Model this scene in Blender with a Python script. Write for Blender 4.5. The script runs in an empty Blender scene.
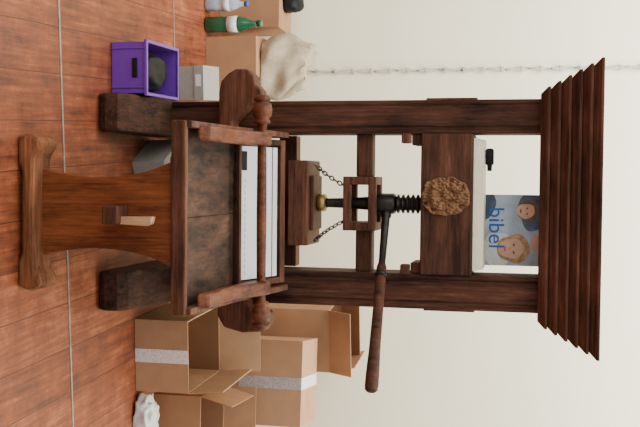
import bpy, bmesh, math, random
from mathutils import Vector, Matrix, noise
random.seed(4)
sc = bpy.context.scene

# ------------------------------------------------------------ materials
def nm(name):
    m = bpy.data.materials.new(name); m.use_nodes = True
    nt = m.node_tree
    return m, nt, nt.nodes, nt.links, nt.nodes['Principled BSDF']

def plain(name, col, rough=0.6, metal=0.0, bump=0.0, bscale=40, var=0.12, spec=0.5):
    m, nt, N, L, b = nm(name)
    tc = N.new('ShaderNodeTexCoord'); nz = N.new('ShaderNodeTexNoise')
    nz.inputs['Scale'].default_value = bscale; nz.inputs['Detail'].default_value = 5
    L.new(tc.outputs['Object'], nz.inputs['Vector'])
    cr = N.new('ShaderNodeValToRGB')
    cr.color_ramp.elements[0].position = .3; cr.color_ramp.elements[1].position = .7
    cr.color_ramp.elements[0].color = (*[c*(1-var) for c in col], 1)
    cr.color_ramp.elements[1].color = (*[min(1, c*(1+var)) for c in col], 1)
    L.new(nz.outputs['Fac'], cr.inputs['Fac']); L.new(cr.outputs['Color'], b.inputs['Base Color'])
    b.inputs['Roughness'].default_value = rough; b.inputs['Metallic'].default_value = metal
    b.inputs['Specular IOR Level'].default_value = spec
    if bump:
        bp = N.new('ShaderNodeBump'); bp.inputs['Strength'].default_value = bump; bp.inputs['Distance'].default_value = .01
        L.new(nz.outputs['Fac'], bp.inputs['Height']); L.new(bp.outputs['Normal'], b.inputs['Normal'])
    return m

def wood(name, dark, light, axis='z', rough=0.68, sc_=26, stretch=0.045, bump=0.6, wear=1.9):
    m, nt, N, L, b = nm(name)
    tc = N.new('ShaderNodeTexCoord'); mp = N.new('ShaderNodeMapping')
    s = [1, 1, 1]; s['xyz'.index(axis)] = stretch
    mp.inputs['Scale'].default_value = s
    s2 = [1, 1, 1]; s2['xyz'.index(axis)] = .3
    mp2 = N.new('ShaderNodeMapping'); mp2.inputs['Scale'].default_value = s2
    oi = N.new('ShaderNodeObjectInfo'); va = N.new('ShaderNodeVectorMath'); va.operation = 'ADD'
    ml = N.new('ShaderNodeMath'); ml.operation = 'MULTIPLY'; ml.inputs[1].default_value = 13
    L.new(oi.outputs['Random'], ml.inputs[0])
    L.new(tc.outputs['Object'], va.inputs[0]); L.new(ml.outputs[0], va.inputs[1])
    L.new(va.outputs[0], mp.inputs['Vector']); L.new(va.outputs[0], mp2.inputs['Vector'])
    n1 = N.new('ShaderNodeTexNoise'); n1.inputs['Scale'].default_value = sc_*3; n1.inputs['Detail'].default_value = 9
    n1.inputs['Roughness'].default_value = .75
    n2 = N.new('ShaderNodeTexNoise'); n2.inputs['Scale'].default_value = 11; n2.inputs['Detail'].default_value = 7
    n2.inputs['Roughness'].default_value = .68
    L.new(mp.outputs['Vector'], n1.inputs['Vector']); L.new(mp2.outputs['Vector'], n2.inputs['Vector'])
    mx = N.new('ShaderNodeMath'); mx.operation = 'MULTIPLY_ADD'; mx.inputs[1].default_value = .5
    L.new(n2.outputs['Fac'], mx.inputs[0])
    m2 = N.new('ShaderNodeMath'); m2.operation = 'MULTIPLY'; m2.inputs[1].default_value = .55
    L.new(n1.outputs['Fac'], m2.inputs[0]); L.new(m2.outputs[0], mx.inputs[2])
    cr = N.new('ShaderNodeValToRGB'); e = cr.color_ramp.elements
    e[0].position = .43; e[1].position = .60
    e[0].color = (*dark, 1); e[1].color = (*light, 1)
    x = e.new(.71); x.color = (light[0]*wear, light[1]*wear*1.15, light[2]*wear*1.3, 1)
    L.new(mx.outputs[0], cr.inputs['Fac']); L.new(cr.outputs['Color'], b.inputs['Base Color'])
    b.inputs['Roughness'].default_value = rough
    b.inputs['Specular IOR Level'].default_value = .2
    bp = N.new('ShaderNodeBump'); bp.inputs['Strength'].default_value = bump; bp.inputs['Distance'].default_value = .004
    L.new(n1.outputs['Fac'], bp.inputs['Height']); L.new(bp.outputs['Normal'], b.inputs['Normal'])
    return m

D1, L1 = (.016, .0060, .0035), (.090, .034, .018)
W_z = wood('walnut_vertical', D1, L1, 'z')
W_x = wood('walnut_across', D1, L1, 'x')
W_y = wood('walnut_deep', D1, L1, 'y')
W_foot = wood('old_dark_oak', (.015, .007, .004), (.075, .031, .018), 'y', .75)
W_cap = wood('red_brown_cornice', (.018, .006, .003), (.098, .034, .018), 'x', .65)
W_trz = wood('oiled_cherry', (.080, .021, .006), (.215, .066, .022), 'z', .45, wear=1.3)
W_worn = wood('worn_trestle_foot', (.070, .023, .009), (.235, .088, .036), 'x', .65)
W_tray = wood('inky_tray_board', (.010, .006, .004), (.066, .031, .018), 'y', .6, 14, .2)
W_head = wood('head_oak', (.024, .009, .005), (.098, .039, .021), 'x', .7)
W_platen = wood('platen_wood', (.036, .012, .006), (.130, .050, .026), 'x', .65)
W_arm = wood('arm_wood', (.048, .013, .005), (.15, .047, .020), 'y', .45, wear=1.4)
W_carve = plain('carved_limewood', (.215, .112, .055), .8, bump=.9, bscale=90, var=.45, spec=.2)
W_wedge = wood('pale_wedge', (.30, .15, .07), (.50, .31, .18), 'z', .6, wear=1.2)
M_iron = plain('dark_iron', (.030, .026, .022), .4, .8, var=.3)
M_brass = plain('brass', (.36, .26, .09), .45, .9)
M_chain = plain('chain_steel', (.10, .09, .08), .4, .8)
M_paper = plain('white_sheet', (.60, .61, .61), .75, var=.07, bscale=8)
M_grey = plain('pewter_type', (.22, .22, .22), .5, var=.2)
M_black = plain('black_ink', (.008, .008, .009), .6, spec=.2)
M_purple = plain('purple_plastic', (.15, .035, .36), .35, var=.05)
M_card = plain('cardboard', (.42, .24, .125), .8, var=.08, bscale=14)
M_card2 = plain('cardboard_brown', (.34, .18, .088), .8, var=.1, bscale=10)
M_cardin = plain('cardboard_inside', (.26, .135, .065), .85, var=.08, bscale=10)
M_tape = plain('printed_tape', (.78, .73, .72), .35, var=.22, bscale=130)
M_greybox = plain('grey_card', (.30, .285, .26), .7, var=.06)
M_cloth = plain('canvas_cloth', (.42, .345, .245), .95, bump=.15, bscale=60, var=.10, spec=.1)
M_plastic = plain('white_plastic_film', (.66, .65, .63), .3, var=.08)
M_green = plain('green_glass', (.012, .09, .04), .12, var=.1)
M_clear = plain('pale_blue_plastic', (.36, .44, .50), .15, var=.1)
M_label = plain('bottle_label', (.68, .70, .68), .5, var=.12, bscale=70)
M_blue = plain('blue_cap', (.02, .08, .35), .4)
M_cream = plain('cream_board', (.82, .76, .58), .6, var=.05)
M_seam = plain('aluminium_strip', (.30, .23, .20), .5, .3, var=.35, bscale=25)
M_rope = plain('grey_rope', (.52, .50, .45), .6, var=.2, bscale=60)

def floor_mat():
    m, nt, N, L, b = nm('red_brown_plank_floor')
    tc = N.new('ShaderNodeTexCoord'); mp = N.new('ShaderNodeMapping')
    mp.inputs['Rotation'].default_value[2] = math.radians(-3)
    L.new(tc.outputs['Object'], mp.inputs['Vector'])
    sx = N.new('ShaderNodeSeparateXYZ'); L.new(mp.outputs['Vector'], sx.inputs[0])
    def mth(op, a, bv=None, c=None):
        n = N.new('ShaderNodeMath'); n.operation = op
        for i, v in enumerate((a, bv, c)):
            if v is None: continue
            if isinstance(v, (int, float)): n.inputs[i].default_value = v
            else: L.new(v, n.inputs[i])
        return n.outputs[0]
    px = mth('DIVIDE', sx.outputs['X'], .150)
    fr = mth('FRACT', px); idx = mth('FLOOR', px)
    edge = mth('LESS_THAN', mth('ABSOLUTE', mth('SUBTRACT', fr, .5)), .490)
    wn = N.new('ShaderNodeTexWhiteNoise'); wn.noise_dimensions = '1D'; L.new(idx, wn.inputs['W'])
    cb = N.new('ShaderNodeCombineXYZ')
    L.new(mth('MULTIPLY', sx.outputs['X'], 60), cb.inputs[0]); L.new(mth('MULTIPLY', sx.outputs['Y'], 3.2), cb.inputs[1])
    L.new(mth('MULTIPLY', idx, 7.3), cb.inputs[2])
    nz = N.new('ShaderNodeTexNoise'); nz.inputs['Scale'].default_value = 1; nz.inputs['Detail'].default_value = 10
    nz.inputs['Roughness'].default_value = .72
    L.new(cb.outputs[0], nz.inputs['Vector'])
    n2 = N.new('ShaderNodeTexNoise'); n2.inputs['Scale'].default_value = 7; n2.inputs['Detail'].default_value = 12; n2.inputs['Roughness'].default_value = .82
    L.new(mp.outputs['Vector'], n2.inputs['Vector'])
    f = mth('ADD', mth('MULTIPLY', nz.outputs['Fac'], .48), mth('ADD', mth('MULTIPLY', wn.outputs['Value'], .06), mth('MULTIPLY', n2.outputs['Fac'], .56)))
    cr = N.new('ShaderNodeValToRGB'); e = cr.color_ramp.elements
    e[0].position = .43; e[1].position = .70
    e[0].color = (.080, .019, .007, 1); e[1].color = (.41, .145, .064, 1)
    mid = e.new(.57); mid.color = (.225, .057, .019, 1)
    L.new(f, cr.inputs['Fac'])
    mix = N.new('ShaderNodeMix'); mix.data_type = 'RGBA'
    mix.inputs[6].default_value = (.06, .017, .009, 1)
    L.new(edge, mix.inputs[0]); L.new(cr.outputs['Color'], mix.inputs[7])
    L.new(mix.outputs[2], b.inputs['Base Color'])
    rr = mth('MULTIPLY_ADD', n2.outputs['Fac'], .5, .32); L.new(rr, b.inputs['Roughness'])
    b.inputs['Specular IOR Level'].default_value = .35
    bp = N.new('ShaderNodeBump'); bp.inputs['Strength'].default_value = .3; bp.inputs['Distance'].default_value = .004
    L.new(mth('ADD', edge, mth('MULTIPLY', nz.outputs['Fac'], .3)), bp.inputs['Height']); L.new(bp.outputs['Normal'], b.inputs['Normal'])
    return m
M_floor = floor_mat()
def wall_mat():
    m, nt, N, L, b = nm('tent_fabric')
    tc = N.new('ShaderNodeTexCoord'); nz = N.new('ShaderNodeTexNoise'); nz.inputs['Scale'].default_value = .8; nz.inputs['Detail'].default_value = 3
    L.new(tc.outputs['Object'], nz.inputs['Vector'])
    cr = N.new('ShaderNodeValToRGB')
    cr.color_ramp.elements[0].color = (.87, .845, .62, 1); cr.color_ramp.elements[1].color = (.91, .885, .67, 1)
    L.new(nz.outputs['Fac'], cr.inputs['Fac']); L.new(cr.outputs['Color'], b.inputs['Base Color'])
    b.inputs['Roughness'].default_value = .8
    bp = N.new('ShaderNodeBump'); bp.inputs['Strength'].default_value = .25; bp.inputs['Distance'].default_value = .05
    L.new(nz.outputs['Fac'], bp.inputs['Height']); L.new(bp.outputs['Normal'], b.inputs['Normal'])
    return m
M_wall = wall_mat()

# ------------------------------------------------------------ mesh builder
class B:
    def __init__(s): s.bm = bmesh.new(); s.mats = []
    def mi(s, m):
        if m not in s.mats: s.mats.append(m)
        return s.mats.index(m)
    def box(s, x0, x1, y0, y1, z0, z1, m, M=None):
        co = [(x, y, z) for x in (x0, x1) for y in (y0, y1) for z in (z0, z1)]
        vs = [s.bm.verts.new((M @ Vector(c)) if M else c) for c in co]
        for f in ((0,1,3,2),(4,6,7,5),(0,4,5,1),(2,3,7,6),(0,2,6,4),(1,5,7,3)):
            s.bm.faces.new([vs[i] for i in f]).material_index = s.mi(m)
        return s
    def prism(s, poly, axis, a0, a1, m):
        def P(p, a):
            if axis == 'x': return (a, p[0], p[1])
            if axis == 'y': return (p[0], a, p[1])
            return (p[0], p[1], a)
        A = [s.bm.verts.new(P(p, a0)) for p in poly]; C = [s.bm.verts.new(P(p, a1)) for p in poly]
        n = len(poly); k = s.mi(m)
        s.bm.faces.new(A[::-1]).material_index = k; s.bm.faces.new(C).material_index = k
        for i in range(n):
            s.bm.faces.new((A[i], A[(i+1) % n], C[(i+1) % n], C[i])).material_index = k
        return s
    def lathe(s, prof, origin, direction, m, seg=28):
        d = Vector(direction).normalized(); q = d.to_track_quat('Z', 'Y').to_matrix(); o = Vector(origin)
        k = s.mi(m); rings = []
        for (t, r) in prof:
            rings.append([s.bm.verts.new(o + q @ Vector((math.cos(a)*r, math.sin(a)*r, t)))
                          for a in [2*math.pi*i/seg for i in range(seg)]])
        for a, b in zip(rings, rings[1:]):
            for i in range(seg):
                f = s.bm.faces.new((a[i], a[(i+1) % seg], b[(i+1) % seg], b[i])); f.material_index = k; f.smooth = True
        s.bm.faces.new(rings[0][::-1]).material_index = k; s.bm.faces.new(rings[-1]).material_index = k
        return s
    def tube(s, pts, rad, m, seg=12):
        k = s.mi(m); rings = []; pts = [Vector(p) for p in pts]
        for i, p in enumerate(pts):
            a = pts[max(0, i-1)]; b = pts[min(len(pts)-1, i+1)]
            q = (b-a).normalized().to_track_quat('Z', 'X').to_matrix()
            r = rad[i] if isinstance(rad, (list, tuple)) else rad
            rings.append([s.bm.verts.new(p + q @ Vector((math.cos(t)*r, math.sin(t)*r, 0))) for t in [2*math.pi*j/seg for j in range(seg)]])
        for a, b in zip(rings, rings[1:]):
            for i in range(seg):
                f = s.bm.faces.new((a[i], a[(i+1) % seg], b[(i+1) % seg], b[i])); f.material_index = k; f.smooth = True
        s.bm.faces.new(rings[0][::-1]).material_index = k; s.bm.faces.new(rings[-1]).material_index = k
        return s
    def torus(s, M, R, r, m, stretch=1.0, n=14, k2=6):
        k = s.mi(m); g = []
        for i in range(n):
            a = 2*math.pi*i/n
            g.append([s.bm.verts.new(M @ Vector(((R+r*math.cos(b))*math.cos(a)*stretch, (R+r*math.cos(b))*math.sin(a), r*math.sin(b))))
                      for b in [2*math.pi*j/k2 for j in range(k2)]])
        for i in range(n):
            for j in range(k2):
                f = s.bm.faces.new((g[i][j], g[(i+1) % n][j], g[(i+1) % n][(j+1) % k2], g[i][(j+1) % k2])); f.material_index = k; f.smooth = True
        return s
    def finish(s, name, parent=None, bevel=0.0, loc=None, rotz=0.0):
        bmesh.ops.recalc_face_normals(s.bm, faces=s.bm.faces[:])
        if loc is None:
            xs = [v.co for v in s.bm.verts]
            c = (Vector([min(v[i] for v in xs) for i in range(3)]) + Vector([max(v[i] for v in xs) for i in range(3)]))/2
            for v in s.bm.verts: v.co -= c
            loc = c
        me = bpy.data.meshes.new(name); s.bm.to_mesh(me); s.bm.free()
        for m in s.mats: me.materials.append(m)
        o = bpy.data.objects.new(name, me); sc.collection.objects.link(o)
        o.location = loc; o.rotation_euler[2] = rotz
        if parent: o.parent = parent
        if bevel:
            md = o.modifiers.new('bevel', 'BEVEL'); md.width = bevel; md.segments = 2; md.limit_method = 'ANGLE'; md.angle_limit = math.radians(40)
        return o
def empty(name, loc=(0, 0, 0)):
    e = bpy.data.objects.new(name, None); sc.collection.objects.link(e); e.location = loc; e.empty_display_size = .1
    return e

# ------------------------------------------------------------ room
b = B(); b.box(-4, 4, -1.5, 4.95, -.05, 0, M_floor); o = b.finish('floor', loc=(0, 0, 0))
b = B(); b.box(-4, 4, 4.85, 4.95, 0, 3.2, M_wall); b.finish('wall_back', loc=(0, 0, 0))
b = B(); b.box(-2.5, 2.5, 0, .009, 0, .0025, M_seam); b.finish('trim_1', loc=(-.0, 3.0, 0), rotz=math.radians(4.2))
b = B(); b.box(-2.5, 2.5, 0, .006, 0, .0025, M_seam); b.finish('trim_2', loc=(0, 4.01, 0), rotz=math.radians(4.2))
# laced seam in the tent wall
b = B(); xs = -.655
b.box(xs-.03, xs+.002, 4.844, 4.85, 0.0, 3.1, M_wall)
b.tube([(xs+.002*math.sin(i*.9), 4.836, .02+i*.03) for i in range(100)], .0075, M_rope, 8)
for i in range(34):
    z_ = .05+i*.09
    b.box(xs-.013, xs+.012, 4.828, 4.842, z_, z_+.012, M_rope)
b.finish('tent_lacing', loc=(0, 0, 0))

# ------------------------------------------------------------ printing press
press = empty('printing_press', (-.04, 3.6, 0))
def fin(bb, name, bevel=.004):
    o = bb.finish(name, None, bevel)
    o.parent = press; o.matrix_parent_inverse = Matrix.Translation(press.location).inverted()
    return o
PL, PR = (-.41, -.29), (.21, .335)
YF, YB = 3.55, 3.70
for nme, (x0, x1) in (('post_left', PL), ('post_right', PR)):
    w = x1-x0; g = .007
    poly = [(x0, YF)]
    for fx in (.16, .80):
        poly += [(x0+w*fx-.005, YF), (x0+w*fx, YF+g), (x0+w*fx+.006, YF+g), (x0+w*fx+.011, YF)]
    poly += [(x1, YF), (x1, YB), (x0, YB)]
    b = B(); b.prism(poly, 'z', .13, 1.52, W_z); fin(b, nme, .003)
prof = [(3.25, 0), (3.235, .03), (3.24, .075), (3.27, .105), (3.32, .115), (3.37, .112), (3.40, .13), (3.44, .15), (3.52, .155),
        (3.74, .155), (3.85, .13), (3.98, .11), (4.04, .07), (4.05, 0)]
for nme, (x0, x1) in (('foot_left', (-.42, -.285)), ('foot_right', (.205, .345))):
    b = B(); b.prism(prof, 'x', x0, x1, W_foot); fin(b, nme, .012)
b = B(); b.box(-.285, .205, 3.93, 3.98, .03, .10, W_x); fin(b, 'foot_rail')
ear = [(-.505, .40), (-.522, .43), (-.520, .475), (-.495, .50), (-.465, .505), (-.445, .525), (-.415, .53), (-.40, .50), (-.33, .42), (.26, .42), (.35, .50), (.36, .56), (.40, .565),
       (.43, .54), (.437, .46), (.42, .39), (.38, .365), (-.44, .365), (-.48, .375)]
b = B(); b.prism(ear, 'y', 3.47, 3.548, W_platen); fin(b, 'cross_beam', .008)
b = B()
b.box(-.19, -.13, 2.86, 3.95, .42, .478, W_y); b.box(.10, .16, 2.86, 3.95, .42, .478, W_y)
b.box(-.19, .16, 3.88, 3.95, .36, .42, W_y); fin(b, 'bed_runners')
b = B(); b.box(-.29, .21, 3.71, 3.77, .53, .60, W_x); fin(b, 'rear_rail')
b = B()
for i in range(2):
    xa = -.27+i*.264
    b.box(xa, xa+.263, 2.762, 3.50, .480, .500, W_tray)
fin(b, 'bed_boards', .001)
b = B(); b.box(-.292, .277, 2.738, 2.762, .47, .516, W_platen); fin(b, 'bed_front_rail', .005)
side = [(2.75, .475), (2.75, .530), (3.10, .560), (3.22, .585), (3.50, .625), (3.52, .475)]
for nme, xa in (('bed_side_left', -.292), ('bed_side_right', .257)):
    b = B(); b.prism(side, 'x', xa, xa+.02, W_platen); fin(b, nme, .003)
ang = math.atan2(.095, .25)
T = Matrix.Translation((-.008, 3.235, .512)) @ Matrix.Rotation(ang, 4, 'X')
b = B(); h = .262; w = .255
b.box(-w, w, 0, h, -.012, 0, W_tray, T)
b.box(-w, w, 0, .014, 0, .012, W_x, T); b.box(-w, w, h-.028, h, 0, .014, W_platen, T)
b.box(-w, -w+.020, .014, h-.028, 0, .014, W_y, T); b.box(w-.020, w, .014, h-.028, 0, .014, W_y, T)
fin(b, 'tympan_frame', .002)
b = B()
b.box(-w+.020, w-.020, .014, h-.028, .0, .003, M_black, T)
b.box(-w+.028, w-.026, .018, h-.072, .003, .007, M_paper, T)
b.box(-w+.028, w-.026, h-.065, h-.040, .003, .007, M_paper, T)
b.box(-w+.045, -w+.110, .020, .046, .007, .009, M_black, T)
for i in range(16):
    b.box(-w+.14+i*.021, -w+.152+i*.021, .036, .039, .007, .0075, M_grey, T)
fin(b, 'printed_sheet', 0)
yb, zb = 3.22, .605
pr = [(0, .010), (.004, .022), (.016, .029), (.022, .024), (.026, .019), (.030, .030), (.05, .034), (.07, .031), (.082, .022), (.088, .028), (.094, .028),
      (.10, .016), (.12, .0150), (.395, .0170), (.67, .0150), (.69, .016), (.696, .028), (.702, .028), (.708, .022), (.72, .031), (.74, .034), (.76, .030),
      (.764, .019), (.768, .024), (.774, .029), (.786, .022), (.79, .010)]
b = B(); b.lathe(pr, (-.405, yb, zb), (1, 0, 0), W_arm); fin(b, 'turned_bar', 0)
armp = [(2.80, .530), (2.82, .565), (2.88, .578), (2.95, .565), (3.03, .572), (3.12, .605), (3.19, .635), (3.24, .635), (3.255, .60), (3.235, .575),
        (3.16, .560), (3.08, .545), (3.0, .535), (2.92, .535), (2.86, .53)]
for nme, xa in (('arm_left', -.280), ('arm_right', .219)):
    b = B(); b.prism(armp, 'x', xa, xa+.045, W_arm); fin(b, nme, .008)
# trestle
def bez(lst, n=8):
    out = []
    for (p0, p1, p2, p3) in lst:
        for i in range(n):
            t = i/n
            out.append(tuple((1-t)**3*p0[k]+3*(1-t)**2*t*p1[k]+3*(1-t)*t*t*p2[k]+t**3*p3[k] for k in (0, 1)))
    return out
cx = -.018
R = bez([((.140, .03), (.125, .07), (.108, .14), (.106, .22)), ((.106, .22), (.106, .30), (.118, .40), (.155, .462))])
R.append((.155, .468))
poly = [(cx+x, z) for x, z in R] + [(cx-x, z) for x, z in R[::-1]]
b = B(); b.prism(poly, 'y', 2.755, 2.80, W_trz); fin(b, 'trestle_board', .005)
F = bez([((.215, 0), (.240, .012), (.240, .055), (.215, .075)), ((.215, .075), (.195, .085), (.18, .055), (.15, .055)), ((.15, .055), (.12, .055), (.05, .050), (0, .050))])
poly = [(cx+x, z) for x, z in F] + [(cx, .050)] + [(cx-x, z) for x, z in F[::-1]] + [(cx-.15, 0), (cx-.12, .012), (cx+.12, .012), (cx+.15, 0)]
b = B(); b.prism(poly, 'y', 2.70, 2.81, W_worn); fin(b, 'trestle_foot', .012)
b = B(); b.box(-.042, .012, 2.670, 2.755, .285, .332, W_platen); fin(b, 'stretcher_tenon', .006)
b = B(); b.prism([(-.010, .290), (.010, .290), (.016, .41), (.010, .425), (-.012, .43)], 'y', 2.700, 2.728, W_wedge); fin(b, 'tenon_wedge', .004)
b = B(); b.box(-.038, .010, 2.80, 3.60, .285, .332, W_y); fin(b, 'stretcher')
# platen
xc = -.038
b = B(); b.box(xc-.155, xc+.155, 3.52, 3.72, .615, .69, W_platen); b.box(xc-.10, xc+.10, 3.55, 3.69, .69, .705, W_x); fin(b, 'platen', .005)
ys = 3.62
b = B(); b.lathe([(0, .024), (.004, .032), (.03, .032), (.034, .022)], (xc, ys, .705), (0, 0, 1), M_brass); fin(b, 'brass_toe', 0)
b = B(); b.lathe([(.0, .020), (.01, .017), (.10, .020), (.15, .024), (.185, .026), (.19, .036), (.20, .038), (.255, .038), (.262, .034), (.265, .024)], (xc, ys, .735), (0, 0, 1), M_iron); fin(b, 'spindle', 0)
th = []; t = 0
while t < .105:
    th += [(t, .024), (t+.005, .035), (t+.010, .035), (t+.015, .024)]; t += .018
b = B(); b.lathe(th, (xc, ys, 1.0), (0, 0, 1), M_iron); fin(b, 'screw_thread', 0)
b = B()
fx0, fx1, fz0, fz1 = xc-.098, xc+.098, .815, .935
for y0, y1 in ((3.545, 3.575), (3.665, 3.695)):
    b.box(fx0, fx1, y0, y1, fz0, fz0+.028, W_platen); b.box(fx0, fx1, y0, y1, fz1-.028, fz1, W_platen)
    b.box(fx0, fx0+.03, y0, y1, fz0+.028, fz1-.028, W_platen); b.box(fx1-.03, fx1, y0, y1, fz0+.028, fz1-.028, W_platen)
b.box(fx0, fx0+.03, 3.575, 3.665, fz0, fz1, W_platen); b.box(fx1-.03, fx1, 3.575, 3.665, fz0, fz1, W_platen)
fin(b, 'hose_frame', .003)
b = B(); b.box(-.29, fx0, 3.59, 3.65, .855, .915, W_head); b.box(fx1, .21, 3.59, 3.65, .855, .915, W_head); fin(b, 'guide_bar', .004)
hub = Vector((xc, ys, .965)); end = Vector((.59, 3.30, .970))
dv = end-hub; Lh = dv.length
b = B(); b.lathe([(.02, .018), (.05, .020), (.06, .015), (.26, .012), (.27, .020), (.285, .022)], hub, dv, M_iron); fin(b, 'lever_iron', 0)
b = B(); b.lathe([(.235, .013), (.25, .0175), (.42, .0185), (.56, .020), (.64, .023), (.68, .0235), (Lh-.008, .022), (Lh, .014)], hub, dv, W_z); fin(b, 'lever_handle', 0)
b = B()
for a, c in ((Vector((xc-.14, 3.60, .700)), Vector((xc-.06, 3.56, .825))), (Vector((xc+.14, 3.60, .700)), Vector((xc+.06, 3.56, .825)))):
    n = 9; d = (c-a)
    q = d.normalized().to_track_quat('X', 'Z').to_matrix().to_4x4()
    for i in range(n):
        p = a + d*((i+.5)/n) + Vector((0, 0, -.010*math.sin(math.pi*(i+.5)/n)))
        b.torus(Matrix.Translation(p) @ q @ Matrix.Rotation(math.pi/2*(i % 2)+.4, 4, 'X'), .0065, .0024, M_chain, 1.6)
fin(b, 'chains', 0)
b = B(); b.box(-.29, .21, 3.535, 3.71, 1.098, 1.28, W_head); fin(b, 'head_beam', .006)
b = B(); b.box(-.29, -.255, 3.52, 3.56, 1.03, 1.062, W_platen); b.box(.175, .21, 3.52, 3.56, 1.03, 1.062, W_platen)
b.box(-.29, -.25, 3.56, 3.69, 1.062, 1.098, W_x); b.box(.17, .21, 3.56, 3.69, 1.062, 1.098, W_x); fin(b, 'head_wedges', .004)
b = B(); b.box(-.418, -.41, 3.57, 3.68, 1.11, 1.29, W_platen); b.box(.335, .343, 3.57, 3.68, 1.11, 1.29, W_platen); fin(b, 'tenon_ends', .002)
# carved boss: worn knotty round relief
b = B(); k = b.mi(W_carve); rings = []
ecx, ecz = -.068, 1.188; NR, NS = 34, 150
for i in range(NR+1):
    r = i/NR; ring = []
    for j in range(NS):
        a = 2*math.pi*j/NS
        rr = r*(1+.02*math.cos(a*11)*r+.09*noise.noise(Vector((math.cos(a)*2.4, math.sin(a)*2.4, 9))))
        px_, pz_ = math.cos(a)*rr, math.sin(a)*rr
        hgt = .010*(1-r**6) + .004*math.cos(r*12) + .014*noise.noise(Vector((px_*3, pz_*3, 3))) + .018*abs(noise.noise(Vector((px_*7, pz_*7, 8))))
        if i == NR: hgt = -.002
        ring.append(b.bm.verts.new((ecx+px_*.070, 3.535-max(hgt, -.001), ecz+pz_*.086)))
    rings.append(ring)
for A, C in zip(rings, rings[1:]):
    for j in range(NS):
        f = b.bm.faces.new((A[j], A[(j+1) % NS], C[(j+1) % NS], C[j])); f.material_index = k; f.smooth = True
fin(b, 'carved_boss', 0)
# cornice: six stepped boards, each leaning outwards
b = B(); n = 6; z = 1.51; hh = .034
for i in range(n):
    e0 = i*.0170; e1 = e0+.024
    x0, x1, y0, y1 = -.422, .355, 3.50, 3.76
    z0 = z+i*hh; z1 = z0+hh-.009
    lo = [(x0-e0, y0-e0), (x1+e0, y0-e0), (x1+e0, y1+e0), (x0-e0, y1+e0)]
    hi = [(x0-e1, y0-e1), (x1+e1, y0-e1), (x1+e1, y1+e1), (x0-e1, y1+e1)]
    A = [b.bm.verts.new((*p, z0)) for p in lo]; C = [b.bm.verts.new((*p, z1)) for p in hi]
    E = [b.bm.verts.new((*p, z0+hh+.0001)) for p in hi]
    k = b.mi(W_cap)
    b.bm.faces.new(A[::-1]); b.bm.faces.new(E)
    for P, Q in ((A, C), (C, E)):
        for j in range(4): b.bm.faces.new((P[j], P[(j+1) % 4], Q[(j+1) % 4], Q[j]))
fin(b, 'cornice', .002)

# things on the head
b = B(); b.box(-.275, .195, 3.56, 3.68, 1.281, 1.298, M_cream); b.box(-.27, .19, 3.565, 3.675, 1.298, 1.318, M_cream); b.finish('paper_stack', None, .002)
b = B(); b.lathe([(0, .008), (.005, .015), (.055, .015), (.06, .009), (.080, .008)], (-.240, 3.61, 1.334), (1, .1, 0), M_black); b.finish('ink_brush')
poster = empty('bible_poster', (.05, 3.70, 1.318))
M_pb = plain('poster_white_blue', (.38, .46, .56), .4, var=.4, bscale=9)
M_skin = plain('printed_skin', (.62, .36, .24), .4, var=.15, bscale=30)
M_hair = plain('printed_blond', (.42, .24, .10), .4, var=.5, bscale=60)
M_hair2 = plain('printed_dark_hair', (.12, .06, .04), .4, var=.4, bscale=60)
M_pdk = plain('printed_dark_blue', (.05, .08, .14), .35, var=.7, bscale=25)
M_pblue = plain('printed_blue', (.01, .10, .42), .4)
def pfin(bb, n):
    o = bb.finish(n); o.parent = poster; o.matrix_parent_inverse = Matrix.Translation(poster.location).inverted(); return o
px0, px1, pz0, pz1 = -.075, .185, 1.283, 1.53
b = B(); b.box(px0, px1, 3.715, 3.719, pz0, pz1-.012, M_pb); pfin(b, 'sheet')
def blob(cx, cz, rx, rz, m, y, n, ph=0):
    bb = B(); pts = []
    for i in range(40):
        a = 2*math.pi*i/40; q = 1+.05*math.sin(3*a+ph)+.04*math.sin(5*a+ph*2)
        pts.append((min(px1, max(px0, cx+rx*math.cos(a)*q)), min(pz1-.012, max(pz0, cz+rz*math.sin(a)*q))))
    bb.prism(pts, 'y', y-.0004, y, m); return pfin(bb, n)
blob(-.045, 1.30, .06, .055, M_pdk, 3.7148, 'dark_print_field'); blob(-.02, 1.49, .075, .055, M_pdk, 3.7148, 'coat', 2)  # first blob: dark blue print at the poster's lower left
blob(.130, 1.36, .07, .05, M_label, 3.7148, 'shirt', 1)
blob(.122, 1.420, .052, .060, M_hair, 3.7138, 'child_hair'); blob(.122, 1.411, .036, .046, M_skin, 3.7132, 'child_face')
for ex in (.108, .136): blob(ex, 1.420, .0055, .0035, M_hair2, 3.7126, 'eye')
blob(.122, 1.403, .004, .005, plain('nose', (.52, .27, .17)), 3.7126, 'nose')
blob(.122, 1.388, .011, .0035, plain('lips', (.45, .15, .11)), 3.7126, 'mouth')
blob(-.02, 1.470, .040, .040, M_hair2, 3.7138, 'adult_hair'); blob(-.016, 1.460, .027, .034, M_skin, 3.7132, 'adult_face', 1)
for ex in (-.026, -.006): blob(ex, 1.466, .004, .003, M_hair2, 3.7126, 'eye')
blob(-.016, 1.443, .008, .003, M_pdk, 3.7126, 'mouth')
blob(.10, 1.50, .03, .02, M_skin, 3.7138, 'hand', 2)
cu = bpy.data.curves.new('title', 'FONT'); cu.body = 'bibel'; cu.size = .080; cu.extrude = .0005; cu.materials.append(M_pblue)
to = bpy.data.objects.new('title', cu); sc.collection.objects.link(to); to.rotation_euler = (math.pi/2, 0, 0); to.location = (-.030, 3.7115, 1.330)
to.parent = poster; to.matrix_parent_inverse = Matrix.Translation(poster.location).inverted()

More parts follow.
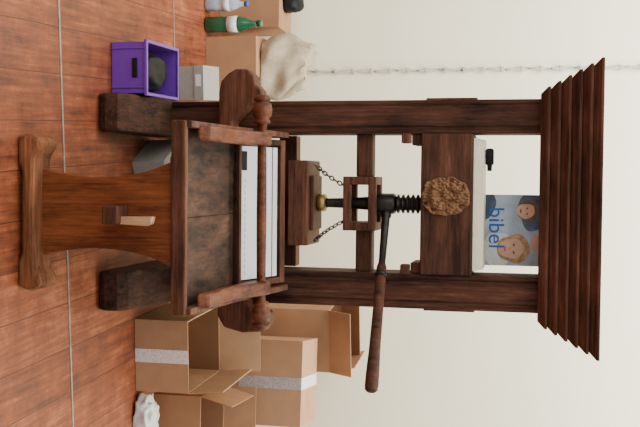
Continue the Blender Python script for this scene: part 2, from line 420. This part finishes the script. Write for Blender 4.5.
# ------------------------------------------------------------ boxes and clutter
def carton(name, x, y, w, d, h, rot=0, flaps=(None, None, None, None), mat=M_card, tape=True, top=False, tapetop=False, z=0.001):
    b = B(); t = .005; W, Dp = w/2, d/2
    b.box(-W, W, -Dp, -Dp+t, 0, h, mat); b.box(-W, W, Dp-t, Dp, 0, h, mat)
    b.box(-W, -W+t, -Dp+t, Dp-t, 0, h, mat); b.box(W-t, W, -Dp+t, Dp-t, 0, h, mat)
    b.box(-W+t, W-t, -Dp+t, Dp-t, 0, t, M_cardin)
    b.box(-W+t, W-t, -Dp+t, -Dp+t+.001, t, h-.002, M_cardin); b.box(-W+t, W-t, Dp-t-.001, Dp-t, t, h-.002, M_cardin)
    fl = d/2*.92
    fr, bk, lf, rt = flaps
    if fr is not None:
        b.box(-W, W, 0, fl, -.002, .002, mat, Matrix.Translation((0, -Dp, h)) @ Matrix.Rotation(math.radians(fr), 4, 'X'))
    if bk is not None:
        b.box(-W, W, -fl, 0, -.002, .002, mat, Matrix.Translation((0, Dp, h)) @ Matrix.Rotation(-math.radians(bk), 4, 'X'))
    fs = min(fl, w*.5)
    if lf is not None:
        b.box(0, fs, -Dp, Dp, -.002, .002, mat, Matrix.Translation((-W, 0, h)) @ Matrix.Rotation(-math.radians(lf), 4, 'Y'))
    if rt is not None:
        b.box(-fs, 0, -Dp, Dp, -.002, .002, mat, Matrix.Translation((W, 0, h)) @ Matrix.Rotation(math.radians(rt), 4, 'Y'))
    if top:
        b.box(-W, W, -Dp, -.001, h-.001, h+.003, mat); b.box(-W, W, .001, Dp, h-.001, h+.003, mat)
    if tape: b.box(-.026, .026, -Dp-.001, -Dp, 0.0 if not tapetop else h*.45, h, M_tape)
    if tapetop: b.box(-.026, .026, -Dp, Dp, h+.003, h+.0045, M_tape); b.box(-.026, .026, -Dp-.001, -Dp, h*.45, h+.004, M_tape)
    return b.finish(name, None, .0012, loc=(x, y, z), rotz=math.radians(rot))
carton('cardboard_box', .548, 3.755, .28, .37, .215, 3, (None, 100, None, 84))
carton('cardboard_box', .775, 4.30, .37, .28, .51, -6, (None,)*4, mat=M_card, top=True, tapetop=True)
carton('cardboard_box', .61, 4.64, .30, .26, .56, 8, (115, 60, None, 75), mat=M_card2, tape=False)
carton('cardboard_box', .89, 3.90, .27, .30, .20, -3, (None, 95, 75, None), mat=M_card2, tape=False)
carton('cardboard_box', -.645, 4.50, .26, .28, .235, 2, (None,)*4, mat=M_card2, tape=False, top=True)
carton('cardboard_box', -1.00, 4.66, .34, .22, .29, -3, (None,)*4, mat=M_card2, tape=False, top=True)
def smallbox(name, x, y, w, d, h, rot, mat):
    b = B(); W, Dp = w/2, d/2
    b.box(-W, W, -Dp, Dp, 0, h*.8, mat); b.box(-W-.003, W+.003, -Dp-.003, Dp+.003, h*.62, h, mat)
    b.box(-W*.5, W*.2, -Dp-.0035, -Dp-.003, h*.68, h*.9, M_label)
    return b.finish(name, None, .002, loc=(x, y, .001), rotz=math.radians(rot))
smallbox('grey_box', -.535, 4.12, .14, .20, .11, 4, M_greybox)
smallbox('grey_box', -.145, 3.66, .19, .19, .13, 28, M_greybox)

# purple crate
b = B(); W, Dp, H = .092, .15, .14; t = .005
for (x0, x1, y0, y1) in ((-W, W, -Dp, -Dp+t), (-W, W, Dp-t, Dp), (-W, -W+t, -Dp, Dp), (W-t, W, -Dp, Dp)):
    b.box(x0, x1, y0, y1, 0, H, M_purple)
b.box(-W, W, -Dp, Dp, 0, t, M_purple)
for (x0, x1, y0, y1) in ((-W-.008, W+.008, -Dp-.008, -Dp+t), (-W-.008, W+.008, Dp-t, Dp+.008), (-W-.008, -W+t, -Dp, Dp), (W-t, W+.008, -Dp, Dp)):
    b.box(x0, x1, y0, y1, H-.012, H, M_purple)
b.box(-.035, .035, -Dp-.006, -Dp, H*.58, H*.72, M_black)
for i in (-.07, .07): b.box(i-.003, i+.003, -Dp-.005, -Dp, .0, H-.012, M_purple)
b.finish('purple_crate', None, .003, loc=(-.520, 3.50, .001), rotz=math.radians(1))
def lump(name, loc, dims, mat, seed, amp=.3, freq=3, sub=4):
    bm = bmesh.new(); bmesh.ops.create_icosphere(bm, subdivisions=sub, radius=1)
    for v in bm.verts:
        p = v.co.copy()
        n_ = noise.noise(p*freq*.5+Vector((seed, 0, 0)))*amp + abs(noise.noise(p*freq+Vector((seed, 5, 1))))*amp*.7
        q = p*(1+n_)
        q = Vector([math.copysign(abs(c)**.8, c) for c in q])
        if q.z < -.75: q.z = -.75
        v.co = Vector((q.x*dims[0]/2, q.y*dims[1]/2, (q.z+.75)*dims[2]/1.75))
    for f in bm.faces: f.smooth = True
    me = bpy.data.meshes.new(name); bm.to_mesh(me); bm.free(); me.materials.append(mat)
    o = bpy.data.objects.new(name, me); sc.collection.objects.link(o); o.location = loc; return o
lump('black_bag', (-.52, 3.51, .007), (.14, .22, .12), M_black, 2)
lump('plastic_wrap', (.80, 3.60, .001), (.15, .10, .07), M_plastic, 11, .5, 5)
lump('black_pouch', (-.98, 4.66, .295), (.12, .12, .08), M_black, 3)

# canvas sack: soft, slumped, folds running from its gathered, leaning top
bm = bmesh.new(); NV, NU = 60, 160; rings = []
for j in range(NV+1):
    t = j/NV
    wx = .138*(.93+.14*math.sin(math.pi*min(1, t*1.25))-.30*max(0, t-.55)**1.3/.45); wy = .082*(1-.66*t**1.5)
    ring = []
    for i in range(NU):
        a = 2*math.pi*i/NU; ca, sa = math.cos(a), math.sin(a)
        sx_ = math.copysign(abs(ca)**.66, ca); sy_ = math.copysign(abs(sa)**.66, sa)
        ph = sx_*8 + 2.6*(t-.5)*sx_ + 3.4*noise.noise(Vector((sx_*1.2, t*1.6, 1)))
        fold = .018*(abs(math.sin(ph*.5))**.6-.5)*(.2+.9*t) + .020*noise.noise(Vector((sx_*2, sy_+t*1.5, t*2.5)))
        sag = .012*math.sin(3.3*t*math.pi+2*sx_)*(1-t)
        z_ = .205*t + .040*t*t*(-.7*sx_ + 1.3*noise.noise(Vector((sx_*2.2, sy_*.5, 7))))
        ring.append(bm.verts.new((sx_*(wx+fold*.6)-.012*t, sy_*wy-abs(sa)*(fold+sag)*(1 if sa < 0 else -.4), z_)))
    rings.append(ring)
for A, C in zip(rings, rings[1:]):
    for i in range(NU): bm.faces.new((A[i], A[(i+1) % NU], C[(i+1) % NU], C[i]))
bm.faces.new(rings[0][::-1])
c = Vector((0, 0, 0))
for v in rings[-1]: c += v.co
c = bm.verts.new(c/NU - Vector((0, 0, .012)))
for i in range(NU): bm.faces.new((rings[-1][i], rings[-1][(i+1) % NU], c))
for f in bm.faces: f.smooth = True
bmesh.ops.recalc_face_normals(bm, faces=bm.faces[:])
me = bpy.data.meshes.new('canvas_sack'); bm.to_mesh(me); bm.free(); me.materials.append(M_cloth)
o = bpy.data.objects.new('canvas_sack', me); sc.collection.objects.link(o); o.location = (-.635, 4.50, .243); o.rotation_euler[2] = .1

def bottle(name, x, y, h, r, mat, cap):
    b = B()
    b.lathe([(0, r*.85), (.006, r), (h*.30, r), (h*.34, r*.93), (h*.38, r), (h*.60, r), (h*.72, r*.75), (h*.84, r*.38), (h*.93, r*.34)], (0, 0, 0), (0, 0, 1), mat)
    b.lathe([(h*.40, r*1.02), (h*.58, r*1.02)], (0, 0, 0), (0, 0, 1), M_label)
    b.lathe([(h*.92, r*.42), (h*1.0, r*.42)], (0, 0, 0), (0, 0, 1), cap)
    return b.finish(name, None, 0, loc=(x, y, .001))
bottle('water_bottle', -.915, 4.36, .20, .030, M_clear, M_blue)
bottle('green_bottle', -.825, 4.36, .265, .036, M_green, M_green)

# ------------------------------------------------------------ light
w = bpy.data.worlds.new('tent_daylight'); sc.world = w; w.use_nodes = True
bg = w.node_tree.nodes['Background']; bg.inputs[0].default_value = (1.0, .985, .95, 1); bg.inputs[1].default_value = .92
def area(name, loc, target, size, sy, power, col):
    l = bpy.data.lights.new(name, 'AREA'); l.shape = 'RECTANGLE'; l.size = size; l.size_y = sy; l.energy = power; l.color = col
    o = bpy.data.objects.new(name, l); sc.collection.objects.link(o); o.location = loc
    o.rotation_euler = (Vector(target)-Vector(loc)).to_track_quat('-Z', 'Y').to_euler(); return o
area('tent_roof_light', (-1.0, 2.7, 3.6), (0, 4.2, .8), 3.0, 2.0, 95, (1, .98, .92))
area('tent_opening_light', (-2.5, .2, 2.2), (0, 3.6, .8), 2, 2, 42, (1, .99, .97))
area('wall_fill_light', (.4, 3.8, 3.3), (.4, 4.85, 1.2), 5.0, .8, 240, (1, .985, .92))  # added fill lamp overhead, aimed at the back wall to brighten it

# ------------------------------------------------------------ camera (held in portrait: picture right = up in the room)
cam = bpy.data.cameras.new('camera'); co = bpy.data.objects.new('camera', cam); sc.collection.objects.link(co); sc.camera = co
cam.sensor_width = 36; cam.lens = 56.25; cam.clip_start = .05
pitch, yaw, roll = math.radians(13), math.radians(2), math.radians(1)
fwd = Vector((math.sin(yaw)*math.cos(pitch), math.cos(yaw)*math.cos(pitch), -math.sin(pitch)))
r0 = Vector((math.cos(yaw), -math.sin(yaw), 0)); u0 = r0.cross(fwd)
r1 = r0*math.cos(roll)+u0*math.sin(roll); u1 = u0*math.cos(roll)-r0*math.sin(roll)
X, Y, Z = u1, -r1, -fwd
co.matrix_world = Matrix(((X.x, Y.x, Z.x, -.124), (X.y, Y.y, Z.y, 0), (X.z, Y.z, Z.z, 1.55), (0, 0, 0, 1)))
